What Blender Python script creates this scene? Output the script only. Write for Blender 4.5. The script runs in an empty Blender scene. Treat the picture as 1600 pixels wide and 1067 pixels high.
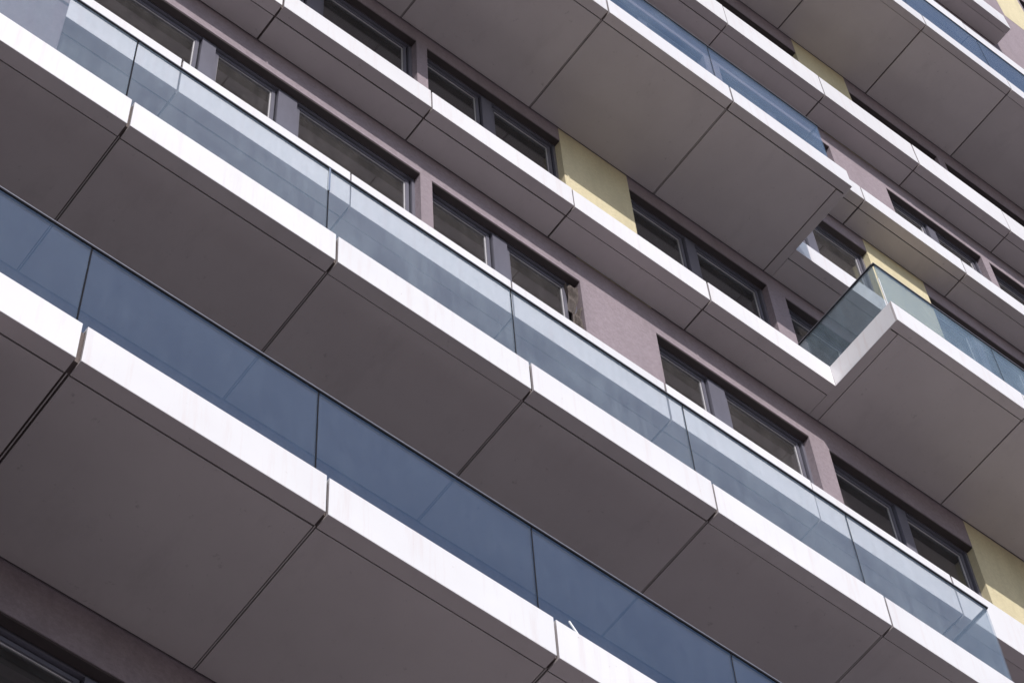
import bpy, bmesh, math, random
from mathutils import Matrix, Vector
random.seed(7)
S = 1.5                        # metres per facade module
CZ = -9.69315                  # camera height in modules (lower edge of the second balcony = 0)
def H(z): return (z - CZ) * S + 1.6          # module height -> metres above the ground
scene = bpy.context.scene
col = scene.collection

# ------------------------------------------------------------------ camera
cd = bpy.data.cameras.new('camera'); cam = bpy.data.objects.new('camera', cd); col.objects.link(cam)
cd.sensor_width = 36.0; cd.lens = 4195.5446 / 1600 * 36.0
cd.clip_start = 0.1; cd.clip_end = 2000
Rm = Matrix.Rotation(-0.7353922, 4, 'Z') @ Matrix.Rotation(2.6479025, 4, 'X') @ Matrix.Rotation(-0.0889943, 4, 'Z')
cam.matrix_world = Matrix.Translation((-2.70623 * S, -3.99572 * S, 1.6)) @ Rm
scene.camera = cam

# ------------------------------------------------------------------ daylight
SUN = Vector((0.33, 1.0, -0.87))             # direction the light travels
el = math.atan2(0.87, math.hypot(0.33, 1.0))
world = bpy.data.worlds.new('World'); scene.world = world; world.use_nodes = True
wn = world.node_tree.nodes; wl = world.node_tree.links
bg = wn['Background']; sky = wn.new('ShaderNodeTexSky'); sky.sky_type = 'NISHITA'; sky.sun_disc = False
sky.sun_elevation = el; sky.sun_rotation = math.radians(198.3)
sky.air_density = 1.0; sky.dust_density = 1.6; sky.ozone_density = 3.0
wl.new(sky.outputs[0], bg.inputs[0]); bg.inputs[1].default_value = 0.14
sd = bpy.data.lights.new('sun', 'SUN'); sd.energy = 4.6; sd.angle = math.radians(0.5); sd.color = (1.0, 0.955, 0.92)
sun = bpy.data.objects.new('sun', sd); col.objects.link(sun)
sun.rotation_euler = SUN.to_track_quat('-Z', 'Y').to_euler(); sun.location = (-10, -40, 60)
scene.view_settings.view_transform = 'Standard'; scene.view_settings.look = 'None'
scene.view_settings.exposure = -0.29; scene.view_settings.gamma = 1.0; scene.view_settings.use_curve_mapping = False
scene.render.engine = 'CYCLES'
scene.cycles.max_bounces = 10; scene.cycles.diffuse_bounces = 5; scene.cycles.glossy_bounces = 5; scene.cycles.transparent_max_bounces = 24

# ------------------------------------------------------------------ materials
def new_mat(name):
    m = bpy.data.materials.new(name); m.use_nodes = True
    nt = m.node_tree; return m, nt, nt.nodes['Principled BSDF']
def N(nt, t, **k):
    n = nt.nodes.new(t)
    for a, b in k.items(): setattr(n, a, b)
    return n
def coords(nt, scale, kind='Object'):
    tc = N(nt, 'ShaderNodeTexCoord'); mp = N(nt, 'ShaderNodeMapping'); mp.inputs['Scale'].default_value = scale
    oi = N(nt, 'ShaderNodeObjectInfo'); mu = N(nt, 'ShaderNodeMath', operation='MULTIPLY'); mu.inputs[1].default_value = 53.0
    nt.links.new(oi.outputs['Random'], mu.inputs[0])
    ad = N(nt, 'ShaderNodeVectorMath', operation='ADD')
    nt.links.new(tc.outputs[kind], ad.inputs[0]); nt.links.new(mu.outputs[0], ad.inputs[1])
    nt.links.new(ad.outputs[0], mp.inputs['Vector']); return mp.outputs[0], oi.outputs['Random']
def noise(nt, vec, scale, detail=4, rough=.6):
    n = N(nt, 'ShaderNodeTexNoise'); n.inputs['Scale'].default_value = scale; n.inputs['Detail'].default_value = detail
    n.inputs['Roughness'].default_value = rough; nt.links.new(vec, n.inputs['Vector']); return n.outputs['Fac']
def ramp(nt, fac, stops):
    r = N(nt, 'ShaderNodeValToRGB'); e = r.color_ramp.elements
    while len(e) < len(stops): e.new(.5)
    for x, (p, c) in zip(e, stops): x.position = p; x.color = (*c, 1) if len(c) == 3 else c
    nt.links.new(fac, r.inputs[0]); return r.outputs[0]
def mix(nt, fac, a, b, mode='MIX'):
    m = N(nt, 'ShaderNodeMix', data_type='RGBA', blend_type=mode)
    for sock, v in ((m.inputs[0], fac), (m.inputs[6], a), (m.inputs[7], b)):
        if hasattr(v, 'is_linked'): nt.links.new(v, sock)
        elif isinstance(v, tuple): sock.default_value = (*v, 1)
        else: sock.default_value = v
    return m.outputs[2]
def bump(nt, b, h, strength, dist):
    n = N(nt, 'ShaderNodeBump'); n.inputs['Strength'].default_value = strength; n.inputs['Distance'].default_value = dist
    nt.links.new(h, n.inputs['Height']); nt.links.new(n.outputs[0], b.inputs['Normal'])
def varied(nt, c, rnd, amt):
    """small brightness difference from panel to panel"""
    mr = N(nt, 'ShaderNodeMapRange'); mr.inputs[3].default_value = 1 - amt; mr.inputs[4].default_value = 1 + amt * .4
    nt.links.new(rnd, mr.inputs[0])
    return mix(nt, 1.0, c, mr.outputs[0], 'MULTIPLY')

def mat_fascia():
    m, nt, b = new_mat('white_panel')
    v, rnd = coords(nt, (1, 1, 1)); vs, _ = coords(nt, (9, 9, .55))
    c = ramp(nt, noise(nt, v, 1.2), [(.3, (.78, .765, .785)), (.7, (.83, .82, .84))])
    st = ramp(nt, noise(nt, vs, 2.4, 5, .65), [(.52, (0, 0, 0)), (.78, (1, 1, 1))])
    c = mix(nt, st, c, (.745, .69, .695))
    sp = ramp(nt, noise(nt, v, 34, 2), [(.74, (0, 0, 0)), (.80, (1, 1, 1))])
    c = mix(nt, sp, c, (.55, .50, .48)); c = varied(nt, c, rnd, .05)
    nt.links.new(c, b.inputs['Base Color']); b.inputs['Roughness'].default_value = .42
    bump(nt, b, noise(nt, v, .9, 2), .25, .03); return m
def mat_soffit(name, c0, c1):
    m, nt, b = new_mat(name)
    v, rnd = coords(nt, (1, 1, 1)); vs, _ = coords(nt, (1.2, .5, 1))
    c = ramp(nt, noise(nt, v, 1.1, 6, .62), [(.3, c0), (.72, c1)])
    d = ramp(nt, noise(nt, v, 17, 3, .7), [(.66, (0, 0, 0)), (.78, (1, 1, 1))])
    c = mix(nt, d, c, tuple(x * .74 for x in c0))
    w = ramp(nt, noise(nt, vs, 3.1, 6, .7), [(.55, (0, 0, 0)), (.85, (.6, .6, .6))])
    c = mix(nt, w, c, tuple(x * .82 for x in c0)); c = varied(nt, c, rnd, .09)
    nt.links.new(c, b.inputs['Base Color']); b.inputs['Roughness'].default_value = .5
    bump(nt, b, noise(nt, v, .8, 2), .3, .04); return m
def mat_stucco(name, c0, c1, dirt):
    m, nt, b = new_mat(name)
    v, rnd = coords(nt, (1, 1, 1))
    c = ramp(nt, noise(nt, v, 30, 6, .75), [(.32, c0), (.68, c1)])
    st, _ = coords(nt, (1, 1, .22))
    d = ramp(nt, noise(nt, st, 3.0, 6, .7), [(.45, (0, 0, 0)), (.8, (.75, .75, .75))])
    c = mix(nt, d, c, dirt)
    nt.links.new(c, b.inputs['Base Color']); b.inputs['Roughness'].default_value = .92
    bump(nt, b, noise(nt, v, 55, 5, .8), .8, .012); return m
def mat_metal(name, c, rough=.4, metallic=0.0, var=.12):
    m, nt, b = new_mat(name)
    v, rnd = coords(nt, (1, 1, .3))
    k = ramp(nt, noise(nt, v, 9, 5, .7), [(.3, tuple(x * (1 - var) for x in c)), (.7, tuple(min(1, x * (1 + var)) for x in c))])
    nt.links.new(k, b.inputs['Base Color']); b.inputs['Roughness'].default_value = rough; b.inputs['Metallic'].default_value = metallic
    return m
def mat_glass(name, tint, dust_sheen_lo, dust_sheen_hi, dust_sheen_col=(.62, .66, .70), ior=1.52, grime_scale=(7, 7, .8), refl=(.93, .96, 1.0)):
    """thin pane: tinted transmission, Fresnel mirror, streaks of dust; where bluish it also stands in for reflected sky"""
    m = bpy.data.materials.new(name); m.use_nodes = True; nt = m.node_tree; nt.nodes.clear()
    out = N(nt, 'ShaderNodeOutputMaterial'); tr = N(nt, 'ShaderNodeBsdfTransparent'); tr.inputs[0].default_value = (*tint, 1)
    gl = N(nt, 'ShaderNodeBsdfGlossy'); gl.inputs['Roughness'].default_value = .012; gl.inputs['Color'].default_value = (*refl, 1)
    geo = N(nt, 'ShaderNodeNewGeometry'); io = N(nt, 'ShaderNodeMix'); io.inputs[2].default_value = ior; io.inputs[3].default_value = 1 / ior
    nt.links.new(geo.outputs['Backfacing'], io.inputs[0])
    fr = N(nt, 'ShaderNodeFresnel'); nt.links.new(io.outputs[0], fr.inputs['IOR'])
    mx = N(nt, 'ShaderNodeMixShader'); nt.links.new(fr.outputs[0], mx.inputs[0]); nt.links.new(tr.outputs[0], mx.inputs[1]); nt.links.new(gl.outputs[0], mx.inputs[2])
    df = N(nt, 'ShaderNodeBsdfDiffuse'); df.inputs[0].default_value = (*dust_sheen_col, 1)
    tl = N(nt, 'ShaderNodeBsdfTranslucent'); tl.inputs[0].default_value = (*dust_sheen_col, 1)
    da = N(nt, 'ShaderNodeMixShader'); da.inputs[0].default_value = .35; nt.links.new(df.outputs[0], da.inputs[1]); nt.links.new(tl.outputs[0], da.inputs[2])
    v, rnd = coords(nt, grime_scale); v2, _ = coords(nt, (1, 1, 1))
    a = noise(nt, v, 2.2, 6, .7); b2 = noise(nt, v2, 2.5, 5, .65)
    ad = N(nt, 'ShaderNodeMath', operation='MULTIPLY'); nt.links.new(a, ad.inputs[0]); nt.links.new(b2, ad.inputs[1])
    mr = N(nt, 'ShaderNodeMapRange'); mr.inputs[1].default_value = .16; mr.inputs[2].default_value = .42
    mr.inputs[3].default_value = dust_sheen_lo; mr.inputs[4].default_value = dust_sheen_hi; nt.links.new(ad.outputs[0], mr.inputs[0])
    m2 = N(nt, 'ShaderNodeMixShader'); nt.links.new(mr.outputs[0], m2.inputs[0]); nt.links.new(mx.outputs[0], m2.inputs[1]); nt.links.new(da.outputs[0], m2.inputs[2])
    nt.links.new(m2.outputs[0], out.inputs[0]); return m
def mat_ground(name, c0, c1, sc):
    m, nt, b = new_mat(name); v, rnd = coords(nt, (1, 1, 1))
    c = ramp(nt, noise(nt, v, sc, 6, .7), [(.3, c0), (.7, c1)])
    nt.links.new(c, b.inputs['Base Color']); b.inputs['Roughness'].default_value = .9
    bump(nt, b, noise(nt, v, 60, 4), .4, .01); return m

M = dict(
    white=mat_fascia(),
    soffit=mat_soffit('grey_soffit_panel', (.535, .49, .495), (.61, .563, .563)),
    core=mat_ground('dark_slab_core', (.11, .088, .085), (.15, .12, .115), 8),
    strip=mat_metal('joint_strip', (.50, .46, .46), .6),
    mauve=mat_stucco('mauve_stucco', (.27, .215, .242), (.37, .305, .338), (.225, .185, .204)),
    yellow=mat_stucco('yellow_stucco', (.66, .575, .37), (.78, .69, .46), (.54, .47, .30)),
    frame=mat_metal('window_aluminium', (.14, .136, .17), .34),
    bead=mat_metal('window_bead', (.62, .60, .62), .35),
    gasket=mat_metal('black_gasket', (.012, .012, .016), .95),
    head_dark=mat_metal('dark_head_strip', (.055, .042, .042), .5),
    rail=mat_metal('handrail_metal', (.22, .22, .26), .4, .2),
    steel=mat_metal('bright_steel', (.75, .76, .78), .22, .9),
    room=mat_ground('room_plaster', (.34, .32, .30), (.40, .38, .36), 3),
    roomfloor=mat_ground('room_concrete', (.16, .15, .145), (.20, .19, .185), 3),
    glassA=mat_glass('blue_balcony_glass', (.93, .96, .98), .008, .04, (.45, .55, .66), ior=2.15, refl=(.80, .91, 1.0)),
    glassB=mat_glass('dusty_balcony_glass', (.98, .99, .995), .07, .19, (.55, .645, .71), ior=1.72, refl=(.84, .94, 1.0)),
    glassD=mat_glass('teal_balcony_glass', (.88, .93, .95), .13, .26, (.50, .61, .68), ior=2.1, refl=(.85, .95, 1.0)),  # dust made denser and bluer to imitate sky reflection
    glassE=mat_glass('streaked_balcony_glass', (.90, .94, .98), .04, .15, dust_sheen_col=(.55, .64, .72), grime_scale=(.5, .5, 14), ior=2.15, refl=(.82, .92, 1.0)),
    glassH=mat_glass('plain_balcony_glass', (.92, .95, .98), .05, .09, (.52, .62, .72), ior=2.2, refl=(.82, .92, 1.0)),  # even bluish dust lightens the glass in place of reflected sky
    pane=mat_glass('window_pane', (.72, .73, .73), .07, .15, (.40, .365, .36), ior=1.62),
    plastic=mat_metal('white_plastic', (.8, .8, .8), .5),
    cloth=mat_stucco('dirty_cloth', (.20, .165, .15), (.36, .31, .29), (.13, .10, .09)),
    asphalt=mat_ground('asphalt', (.045, .045, .047), (.065, .064, .065), 5),
    paving=mat_ground('paving', (.125, .114, .114), (.16, .147, .147), 2),
    kerb=mat_ground('kerb_stone', (.34, .33, .32), (.42, .41, .40), 3),
    paint=mat_ground('road_paint', (.70, .70, .68), (.80, .80, .78), 9),
)

M['gasket'].node_tree.nodes['Principled BSDF'].inputs['Specular IOR Level'].default_value = .12

# ------------------------------------------------------------------ helpers (module units in, metres out)
def link(name, me, parent=None, loc=(0, 0, 0)):
    o = bpy.data.objects.new(name, me); col.objects.link(o)
    o.location = loc
    if parent is not None:
        o.parent = parent; o.location = Vector(loc) - ORIGIN.get(parent.name, Vector((0, 0, 0)))
    ORIGIN[o.name] = Vector(loc)
    return o
ORIGIN = {}
CACHE = {}
def box_mesh(sx, sy, sz, m, bev=0.0):
    key = (round(sx, 4), round(sy, 4), round(sz, 4), m, bev)
    if key in CACHE: return CACHE[key]
    bm = bmesh.new(); bmesh.ops.create_cube(bm, size=1.0)
    for v in bm.verts: v.co = Vector((v.co.x * sx, v.co.y * sy, v.co.z * sz))
    if bev: bmesh.ops.bevel(bm, geom=bm.edges[:], offset=bev, segments=1, affect='EDGES')
    me = bpy.data.meshes.new('box'); bm.to_mesh(me); bm.free(); me.materials.append(M[m]); CACHE[key] = me
    return me
def box(name, x0, x1, y0, y1, z0, z1, m, parent, bev=0.0):
    a = Vector((x0 * S, y0 * S, H(z0))); b = Vector((x1 * S, y1 * S, H(z1)))
    return link(name, box_mesh(b.x - a.x, b.y - a.y, b.z - a.z, m, bev), parent, tuple((a + b) / 2))
def boxes(name, lst, m, parent, loc=None):
    """several boxes of ONE part joined into one mesh"""
    bm = bmesh.new(); o = Vector(loc) if loc else Vector((lst[0][0] * S, lst[0][2] * S, H(lst[0][4])))
    for x0, x1, y0, y1, z0, z1 in lst:
        g = bmesh.ops.create_cube(bm, size=1.0)['verts']
        for v in g:
            v.co = Vector(((x0 if v.co.x < 0 else x1) * S, (y0 if v.co.y < 0 else y1) * S, H(z0 if v.co.z < 0 else z1))) - o
    me = bpy.data.meshes.new(name); bm.to_mesh(me); bm.free(); me.materials.append(M[m])
    return link(name, me, parent, tuple(o))
def profile_mesh(length, pts, m, axis='x', under=None):
    key = ('p', under, round(length, 4), tuple((round(a, 4), round(b, 4)) for a, b in pts), m, axis)
    if key in CACHE: return CACHE[key]
    bm = bmesh.new(); ra = []; rb = []
    for a, z in pts:
        if axis == 'x': ra.append(bm.verts.new((0, a, z))); rb.append(bm.verts.new((length, a, z)))
        else: ra.append(bm.verts.new((a, 0, z))); rb.append(bm.verts.new((a, length, z)))
    n = len(pts)
    for i in range(n): bm.faces.new((ra[i], ra[(i + 1) % n], rb[(i + 1) % n], rb[i]))
    bm.faces.new(ra); bm.faces.new(rb)
    bmesh.ops.recalc_face_normals(bm, faces=bm.faces[:])
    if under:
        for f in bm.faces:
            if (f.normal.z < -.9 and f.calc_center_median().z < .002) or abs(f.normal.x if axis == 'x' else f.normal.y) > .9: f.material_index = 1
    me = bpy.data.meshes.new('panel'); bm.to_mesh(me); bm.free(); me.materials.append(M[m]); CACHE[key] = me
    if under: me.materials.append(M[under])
    return me
def tag(o, label=None, cat=None, group=None, kind=None):
    for k, v in (('label', label), ('category', cat), ('group', group), ('kind', kind)):
        if v: o[k] = v
    return o

# ------------------------------------------------------------------ the ground
def flat(name, x0, x1, y0, y1, z, m):
    me = bpy.data.meshes.new(name)
    me.from_pydata([(x0, y0, z), (x1, y0, z), (x1, y1, z), (x0, y1, z)], [], [(0, 1, 2, 3)]); me.materials.append(M[m])
    return tag(link(name, me), kind='structure')
flat('ground', -700, 700, -700, 700, 0, 'paving')
flat('road', -300, 300, -21, -12, .004, 'asphalt')

# ------------------------------------------------------------------ the building
B = bpy.data.objects.new('apartment_building', None); col.objects.link(B)
tag(B, 'modern apartment block with white balcony edges, grey soffits, glass balustrades, mauve and yellow walls', 'building')
W = 0.80; NR = 0.5534; RT = 0.067; TK = 0.012; GAP = 0.011
XL, XR = -6.0, 12.2
Z = dict(P=-5.82, Q=-3.87, A=-1.9254, B=0.0, C=2.0144, D=3.9375, E=5.7602, F=7.8086, G=9.7392, H=11.7116, I=13.66, J=15.60, K=17.45, L=19.40, T=21.35)

def fascia(slab, x0, x1, yf, z, h, ret=RT):
    t = TK * S; r = ret * S; c = .0015 * S; hh = h * S
    pts = [(0, hh - c), (0, c), (c, 0), (r, 0), (r, t), (t, t), (t, hh - t), (.11 * S, hh - t), (.11 * S, hh), (c, hh)]
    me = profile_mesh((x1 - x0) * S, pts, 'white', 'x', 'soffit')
    j = lambda a: random.uniform(-a, a)
    o = link('fascia_panel', me, slab, (x0 * S, (yf + j(.0025)) * S, H(z + j(.003))))
    o.rotation_euler = (j(.004), j(.0012), j(.0012)); return o
def side_fascia(slab, x, y0, y1, z, h, sgn):
    """end cladding of a wide balcony, facing -x (sgn -1) or +x (sgn 1)"""
    t = TK * S; r = RT * S; c = .0015 * S; hh = h * S; f = -sgn
    pts = [(0, hh - c), (0, c), (f * c, 0), (f * t, 0), (f * t, hh - t), (f * .11 * S, hh - t), (f * .11 * S, hh), (f * c, hh)]
    o = link('fascia_panel', profile_mesh((y1 - y0) * S, pts, 'white', 'y', 'soffit'), slab, (x * S, y0 * S, H(z)))
    return o
def soffit(slab, x0, x1, y0, y1, z):
    j = random.uniform(-.0025, .0025)
    o = box('soffit_panel', x0, x1, y0, y1, z + .003 + j, z + .014 + j, 'soffit', slab)
    o.rotation_euler = (random.uniform(-.0015, .0015), random.uniform(-.0015, .0015), 0); return o

def joints(x0, x1, off, tol=.12):
    k = math.ceil(x0 - off + tol); out = [x0]
    while k + off < x1 - tol: out.append(k + off); k += 1
    return out + [x1]
def make_slab(key, label, h, segs, off=0.0, glass=None, strip=False, ends=()):
    """segs: (x0, x1, front) from left to right; glass: (material, top above slab underside, x0, x1)"""
    z = Z[key]; wide = any(s[2] < .3 for s in segs)
    core = []
    for x0, x1, yf in segs: core.append((x0 + .02, x1 - .02, yf + .02, W - .002, z + .018, z + h - .016))
    slab = boxes('balcony_slab' if wide else 'ledge_slab', core, 'core', B); tag(slab, label)
    for i, (x0, x1, yf) in enumerate(segs):
        lend = i > 0 and segs[i - 1][2] > yf + .1         # free end on the left / right of a wide part
        rend = i + 1 < len(segs) and segs[i + 1][2] > yf + .1
        ret = RT if yf < .3 else .075
        js = joints(x0, x1, off)
        gp = {j: random.uniform(.0125, .015) if strip else random.uniform(.009, .0135) for j in js}
        if key == 'A': gp.update({j: .021 for j in js if abs(j + 1.005) < .02})
        for a, b in zip(js, js[1:]):
            fa = fascia(slab, a + (gp[a] / 2 if a > x0 else 0.001), b - (gp[b] / 2 if b < x1 else 0.001), yf, z, h, ret)
            sa = a + (gp[a] / 2 if a > x0 else (RT + .007 if lend else .001)); sb = b - (gp[b] / 2 if b < x1 else (RT + .007 if rend else .001))
            soffit(slab, sa, sb, yf + ret + .006, W - .006, z)
            if b < x1 and strip: box('joint_strip', b - .0020, b + .0020, yf + ret, W - .006, z + .0055, z + .012, 'strip', slab)
        for flag, x, sgn in ((lend, x0, -1), (rend, x1, 1)):
            if flag:
                side_fascia(slab, x, yf + TK + .002, NR - .002 if True else W, z, h, sgn)
                xa, xb = (x + .0125, x + RT) if sgn < 0 else (x - RT, x - .0125)
                box('edge_strip', x + .001 if sgn < 0 else xa, xb if sgn < 0 else x - .001, yf + ret + .008, W - .006, z + .0015, z + .012, 'soffit', slab)
    if glass:
        gm, top, gx0, gx1, le, re = glass
        gy = .085; zt = z + top; zb = z + h - .03; js = joints(gx0, gx1, off)
        for a, b in zip(js, js[1:]):
            box('glass_panel', a + .004, b - .004, gy - .004, gy + .004, zb, zt, gm, slab)
            if b < gx1: box('joint_seal', b - .0028, b + .0028, gy - .0028, gy + .0028, zb, zt, 'gasket', slab)
        box('handrail', gx0 - .004, gx1 + .004, gy - .008, gy + .008, zt + .0072, zt + .014, 'rail', slab)
        box('rail_gasket', gx0, gx1, gy - .007, gy + .007, zt - .003, zt + .0070, 'gasket', slab)
        for flag, x in ((le, gx0), (re, gx1)):
            if flag:
                box('glass_panel', x - .004, x + .004, gy + .012, W - .02, zb, zt, gm, slab)
                box('handrail', x - .008, x + .008, gy + .0085, W - .004, zt + .0072, zt + .014, 'rail', slab)
                box('rail_gasket', x - .007, x + .007, gy + .0085, W - .004, zt - .003, zt + .0070, 'gasket', slab)
    if key == 'B': box('glass_clip', -.0045, .0045, .0745, .0795, z + .80, z + 1.03, 'steel', slab)
    if key == 'D': box('corner_post', 3.990, 3.997, .076, .083, z + h - .02, z + .72, 'plastic', slab)
    return slab

LX, RX = -5.9, 12.1
make_slab('P', None, .235, [(LX, RX, NR)])
make_slab('Q', None, .235, [(LX, RX, NR)])
make_slab('A', 'lowest wide balcony with deep blue glass', .2392, [(LX, 3.93, 0), (3.93, RX, NR)], -.005, ('glassA', .965, LX, 3.915, 0, 1), True)
make_slab('B', 'long wide balcony with dusty pale glass that ends in a glass corner', .234, [(LX, 3.93, 0), (3.93, RX, NR)], 0.0, ('glassB', 1.035, LX, 3.915, 0, 1), True)
make_slab('C', 'narrow ledge with tall white edge behind the dusty glass', .3786, [(LX, RX, NR)], .4417)
make_slab('D', 'narrow ledge that steps out into a balcony with a glass corner', .2328, [(LX, 3.9205, NR), (3.9205, 9.12, 0.008)], -.029, ('glassD', .925, 4.0, 9.1, 1, 1))
make_slab('E', 'wide balcony with streaked blue glass ending at a free corner', .243, [(LX, 3.94, 0.0), (3.94, 9.12, NR)], -.05, ('glassE', 1.085, LX, 3.921, 0, 1), True)
make_slab('F', 'narrow ledge above the yellow wall panel', .2267, [(LX, 9.12, NR)], -.035)
make_slab('G', 'narrow ledge with tall white edge under the high balcony', .3865, [(LX, 9.12, NR)], -.047)
make_slab('H', 'wide balcony near the top right with plain blue glass', .2244, [(LX, 9.12, 0.0)], 0.0066, ('glassH', 1.33, LX, 9.1, 0, 1))
make_slab('I', None, .235, [(LX, 9.12, NR)])
make_slab('J', 'thin white ledge above the high balcony glass', .37, [(LX, 9.12, NR)], .02)
make_slab('K', 'short ledge ending in front of the bare mauve wall', .40, [(LX, 9.12, NR)], .0)
make_slab('L', None, .235, [(LX, 9.12, NR)])

# ------------------------------------------------------------------ walls and windows
FY = W + .05                                                    # outer face of the window frames
def make_window(x0, x1, z0, z1, posts, cloth_gap=None):
    f = .020; yb = FY + .05
    fr = [(x0, x1, FY, yb, z1 - f, z1), (x0, x1, FY, yb, z0, z0 + f), (x0, x0 + f, FY, yb, z0 + f, z1 - f), (x1 - f, x1, FY, yb, z0 + f, z1 - f)]
    for a, b in posts: fr.append((a, b, FY - .004, yb, z0 + f, z1 - f))
    w = boxes('window', fr, 'frame', B)
    box('head_strip', x0 + .001, x1 - .001, W + .004, FY - .0045, z1 - .010, z1 - .0005, 'head_dark', w)  # dark strip across the underside of the window head
    xs = [x0 + f] + [v for p in posts for v in p] + [(cloth_gap if cloth_gap else x1 - f)]
    for a, b in zip(xs[::2], xs[1::2]):
        g = .009; a += g; b -= g; t0 = z0 + f + g; t1 = z1 - f - g; s = .022; ya, yc = FY + .016, FY + .042
        boxes('sash', [(a, b, ya, yc, t1 - s, t1), (a, b, ya, yc, t0, t0 + s), (a, a + s, ya, yc, t0 + s, t1 - s), (b - s, b, ya, yc, t0 + s, t1 - s)], 'frame', w)
        boxes('gasket', [(a - g + .0005, b + g - .0005, ya + .004, yc, t1 + .0005, t1 + g - .0005), (a - g + .0005, a - .0005, ya + .004, yc, t0, t1), (b + .0005, b + g - .0005, ya + .004, yc, t0, t1)], 'gasket', w)
        box('black_head_box', a + s, b - s, yc + .002, yc + .03, t1 - s - .035, t1 - s + .01, 'gasket', w)  # black box behind the sash head, seen as a dark band
        q = .005; y2 = ya + .008
        boxes('glazing_bead', [(a + s, b - s, y2, y2 + .01, t1 - s - q, t1 - s - .0005), (a + s, a + s + q, y2, y2 + .01, t0 + s, t1 - s - q), (b - s - q, b - s, y2, y2 + .01, t0 + s, t1 - s - q)], 'bead', w)
        box('pane', a + s + .0005, b - s - .0005, ya + .012, ya + .016, t0 + s + .0005, t1 - s - .0068, 'pane', w)
    return w
order = list('PQABCDEFGHIJKLT')
HEAD = dict(C=3.645, D=5.575, E=7.60, F=9.46, Q=-2.20, A=-.27)
DEF = [(-4.6, -3.5), (-1.75, 1.07), (1.15, 2.18), (2.73, 3.87), (4.025, 5.155), (5.75, 6.77), (6.86, 8.0), (8.5, 9.6), (10.45, 11.6)]
YEL = dict(C=[(5.155, 5.75)], D=[(2.18, 2.73)], E=[(5.155, 5.75)], G=[(5.155, 5.75)], A=[(5.155, 5.75)], I=[(2.18, 2.73)], L=[(9.80, 10.40)])
POST = dict(C={1: [(-.325, -.24), (.165, .285)], 2: [(1.60, 1.70)], 3: [(3.14, 3.265)], 4: [(4.57, 4.65)]},
            D={1: [(-.325, -.24), (.3, .4)], 2: [(1.60, 1.68)], 3: [(3.22, 3.30)], 4: [(4.57, 4.65)]})
for s, nx in zip(order, order[1:]):
    z0 = Z[s] + .004; z1 = Z[nx]
    if s == 'P': continue
    head = HEAD.get(s, z1 - .30); sill = Z[s] + .62
    ops = list(DEF)
    if s == 'K': ops = [o for o in DEF if o[0] < 8.2] + [(10.45, 11.6)]
    if s == 'B': ops = [o for o in DEF if o[0] > -1]
    yl = YEL.get(s, [])
    Y1 = W + .22
    lst = [(XL, ops[0][0], W, Y1, z0, z1)]
    solids = []                                                  # mauve pieces, butted end to end
    edges = [XL] + [v for o in ops for v in o] + [XR]
    for a, b in zip(edges[::2], edges[1::2]):
        cuts = [y for y in yl if y[0] >= a - .001 and y[1] <= b + .001]
        if not cuts: solids.append((a, b, W, Y1, z0, z1)); continue
        y = cuts[0]
        if y[0] > a + .01: solids.append((a, y[0], W, Y1, z0, z1))
        if b > y[1] + .01: solids.append((y[1], b, W, Y1, z0, z1))
    for a, b in ops:
        solids.append((a, b, W, Y1, head, z1)); solids.append((a, b, W, Y1, z0, sill))
    groups = {}
    for q in solids: groups.setdefault(sum(1 for y in yl if (q[0] + q[1]) / 2 > y[0]), []).append(q)
    walls = [boxes('wall', g, 'mauve', B) for k, g in sorted(groups.items())]; wall = walls[0]
    for a, b in yl:
        tag(box('wall_panel', a, b, W - .001, Y1, z0, z1, 'yellow', wall), 'yellow stucco panel')
    for i, (a, b) in enumerate(ops):
        posts = POST.get(s, {}).get(DEF.index((a, b)))
        if posts is None: posts = [((a + b) / 2 - .045, (a + b) / 2 + .045)]
        make_window(a, b, sill, head, posts, 2.135 if (s == 'C' and abs(a - 1.15) < .01) else None)
    # the rooms behind: floor and back wall
    box('floor_slab', XL + .02, XR - .02, Y1 + .001, W + 3.4, Z[s] + .02, Z[s] + .20, 'roomfloor', B)
    box('room_wall', XL + .02, XR - .02, W + 2.6, W + 2.7, Z[s] + .201, z1 + .019, 'room', B)
for x in (XL + 1.2, 1.11, 2.45, 3.95, 5.45, 6.81, 8.2, 10.0):
    box('room_partition', x - .03, x + .03, W + .2205, W + 2.599, Z['Q'] + .21, Z['K'], 'room', B)
# bay on the long balcony, far left; lower pieces are unseen light blockers
for lo, hi in (('Q', 'A'), ('B', 'C')):  # lower piece is unseen, added to darken the soffit above it
    box('bay_or_shade_wall', XL, -1.325, .115, W - .002, Z[lo] + .2195, Z[hi] - .004, 'mauve', B)
box('bay_or_shade_wall', XL, -1.325, .115, W - .002, CZ - 1.6 / S + .001, Z['Q'] - .004, 'mauve', B)  # unseen, carries the added blocker down to the ground
# podium, end walls, back and roof
box('podium', XL, XR, W, W + 9, CZ - 1.6 / S + .001, Z['Q'] + .0035, 'mauve', B)
box('end_wall', XL - .1, XL - .001, W, W + 9, CZ - 1.6 / S + .001, Z['T'] + .3, 'mauve', B)
box('end_wall', XR + .001, XR + .1, W, W + 9, CZ - 1.6 / S + .001, Z['T'] + .3, 'mauve', B)
box('back_wall', XL, XR, W + 8.8, W + 9, Z['Q'] + .01, Z['T'] - .01, 'mauve', B)
box('roof', XL, XR, W - .1, W + 9, Z['T'] + .001, Z['T'] + .28, 'soffit', B)

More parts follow.
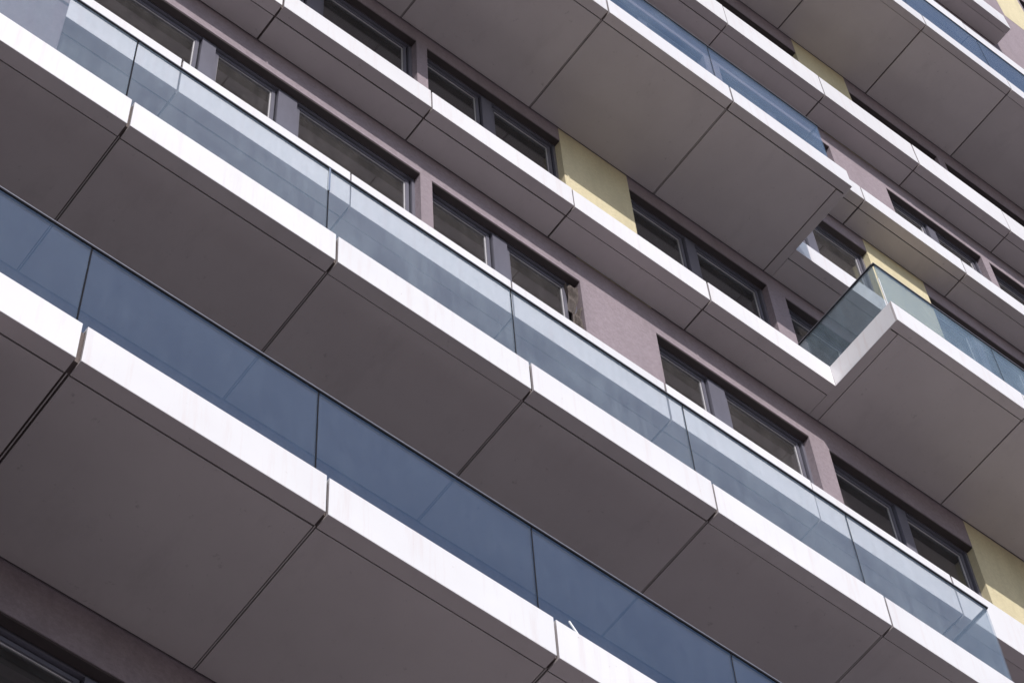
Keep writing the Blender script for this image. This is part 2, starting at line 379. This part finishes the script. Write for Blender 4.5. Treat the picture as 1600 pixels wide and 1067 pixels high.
# ------------------------------------------------------------------ small things
def tube(name, pts, r, m, seg=8):
    bm = bmesh.new(); rings = []
    for i, p in enumerate(pts):
        p = Vector(p); d = (Vector(pts[min(i + 1, len(pts) - 1)]) - Vector(pts[max(i - 1, 0)])).normalized()
        u = d.orthogonal().normalized(); v = d.cross(u)
        rings.append([bm.verts.new(p + (u * math.cos(t) + v * math.sin(t)) * r) for t in [2 * math.pi * k / seg for k in range(seg)]])
    for a, b in zip(rings, rings[1:]):
        for k in range(seg): bm.faces.new((a[k], a[(k + 1) % seg], b[(k + 1) % seg], b[k]))
    bm.faces.new(rings[0]); bm.faces.new(rings[-1]); bmesh.ops.recalc_face_normals(bm, faces=bm.faces[:])
    me = bpy.data.meshes.new(name); bm.to_mesh(me); bm.free(); me.materials.append(M[m]); return link(name, me)
P3 = lambda x, y, z: (x * S, y * S, H(z))
zt = Z['A'] + .2392
tag(tube('plastic_strip', [P3(1.185, .035, zt + .003), P3(1.158, .060, zt + .11), P3(1.133, .072, zt + .185)], .0042 * S, 'plastic'),
    'thin white plastic strip leaning on the glass of the lowest balcony', 'strip')
def rag():
    bm = bmesh.new(); nu, nv = 14, 26; g = []
    rnd = random.Random(3)
    for j in range(nv + 1):
        t = j / nv; row = []
        for i in range(nu + 1):
            u = i / nu
            wd = .105 - .045 * math.sin(t * 2.6) + .012 * math.sin(t * 9)
            x = 2.158 + (u - .5) * wd + .012 * math.sin(t * 7) - .012 * t
            y = FY - .012 + .020 * math.sin(u * 9 + t * 5) + .014 * math.sin(u * 17 - t * 11) + rnd.uniform(-.003, .003)
            row.append(bm.verts.new(P3(x, y, 3.585 - .56 * t + .02 * math.sin(u * 5 + 1) * (1 - t) + rnd.uniform(-.003, .003))))
        g.append(row)
    for j in range(nv):
        for i in range(nu): bm.faces.new((g[j][i], g[j][i + 1], g[j + 1][i + 1], g[j + 1][i]))
    bmesh.ops.solidify(bm, geom=bm.faces[:], thickness=.006)
    me = bpy.data.meshes.new('rag'); bm.to_mesh(me); bm.free(); me.materials.append(M['cloth'])
    for p in me.polygons: p.use_smooth = True
    return link('rag', me)
tag(rag(), 'crumpled dirty cloth stuffed in the gap beside the half-open window', 'cloth')
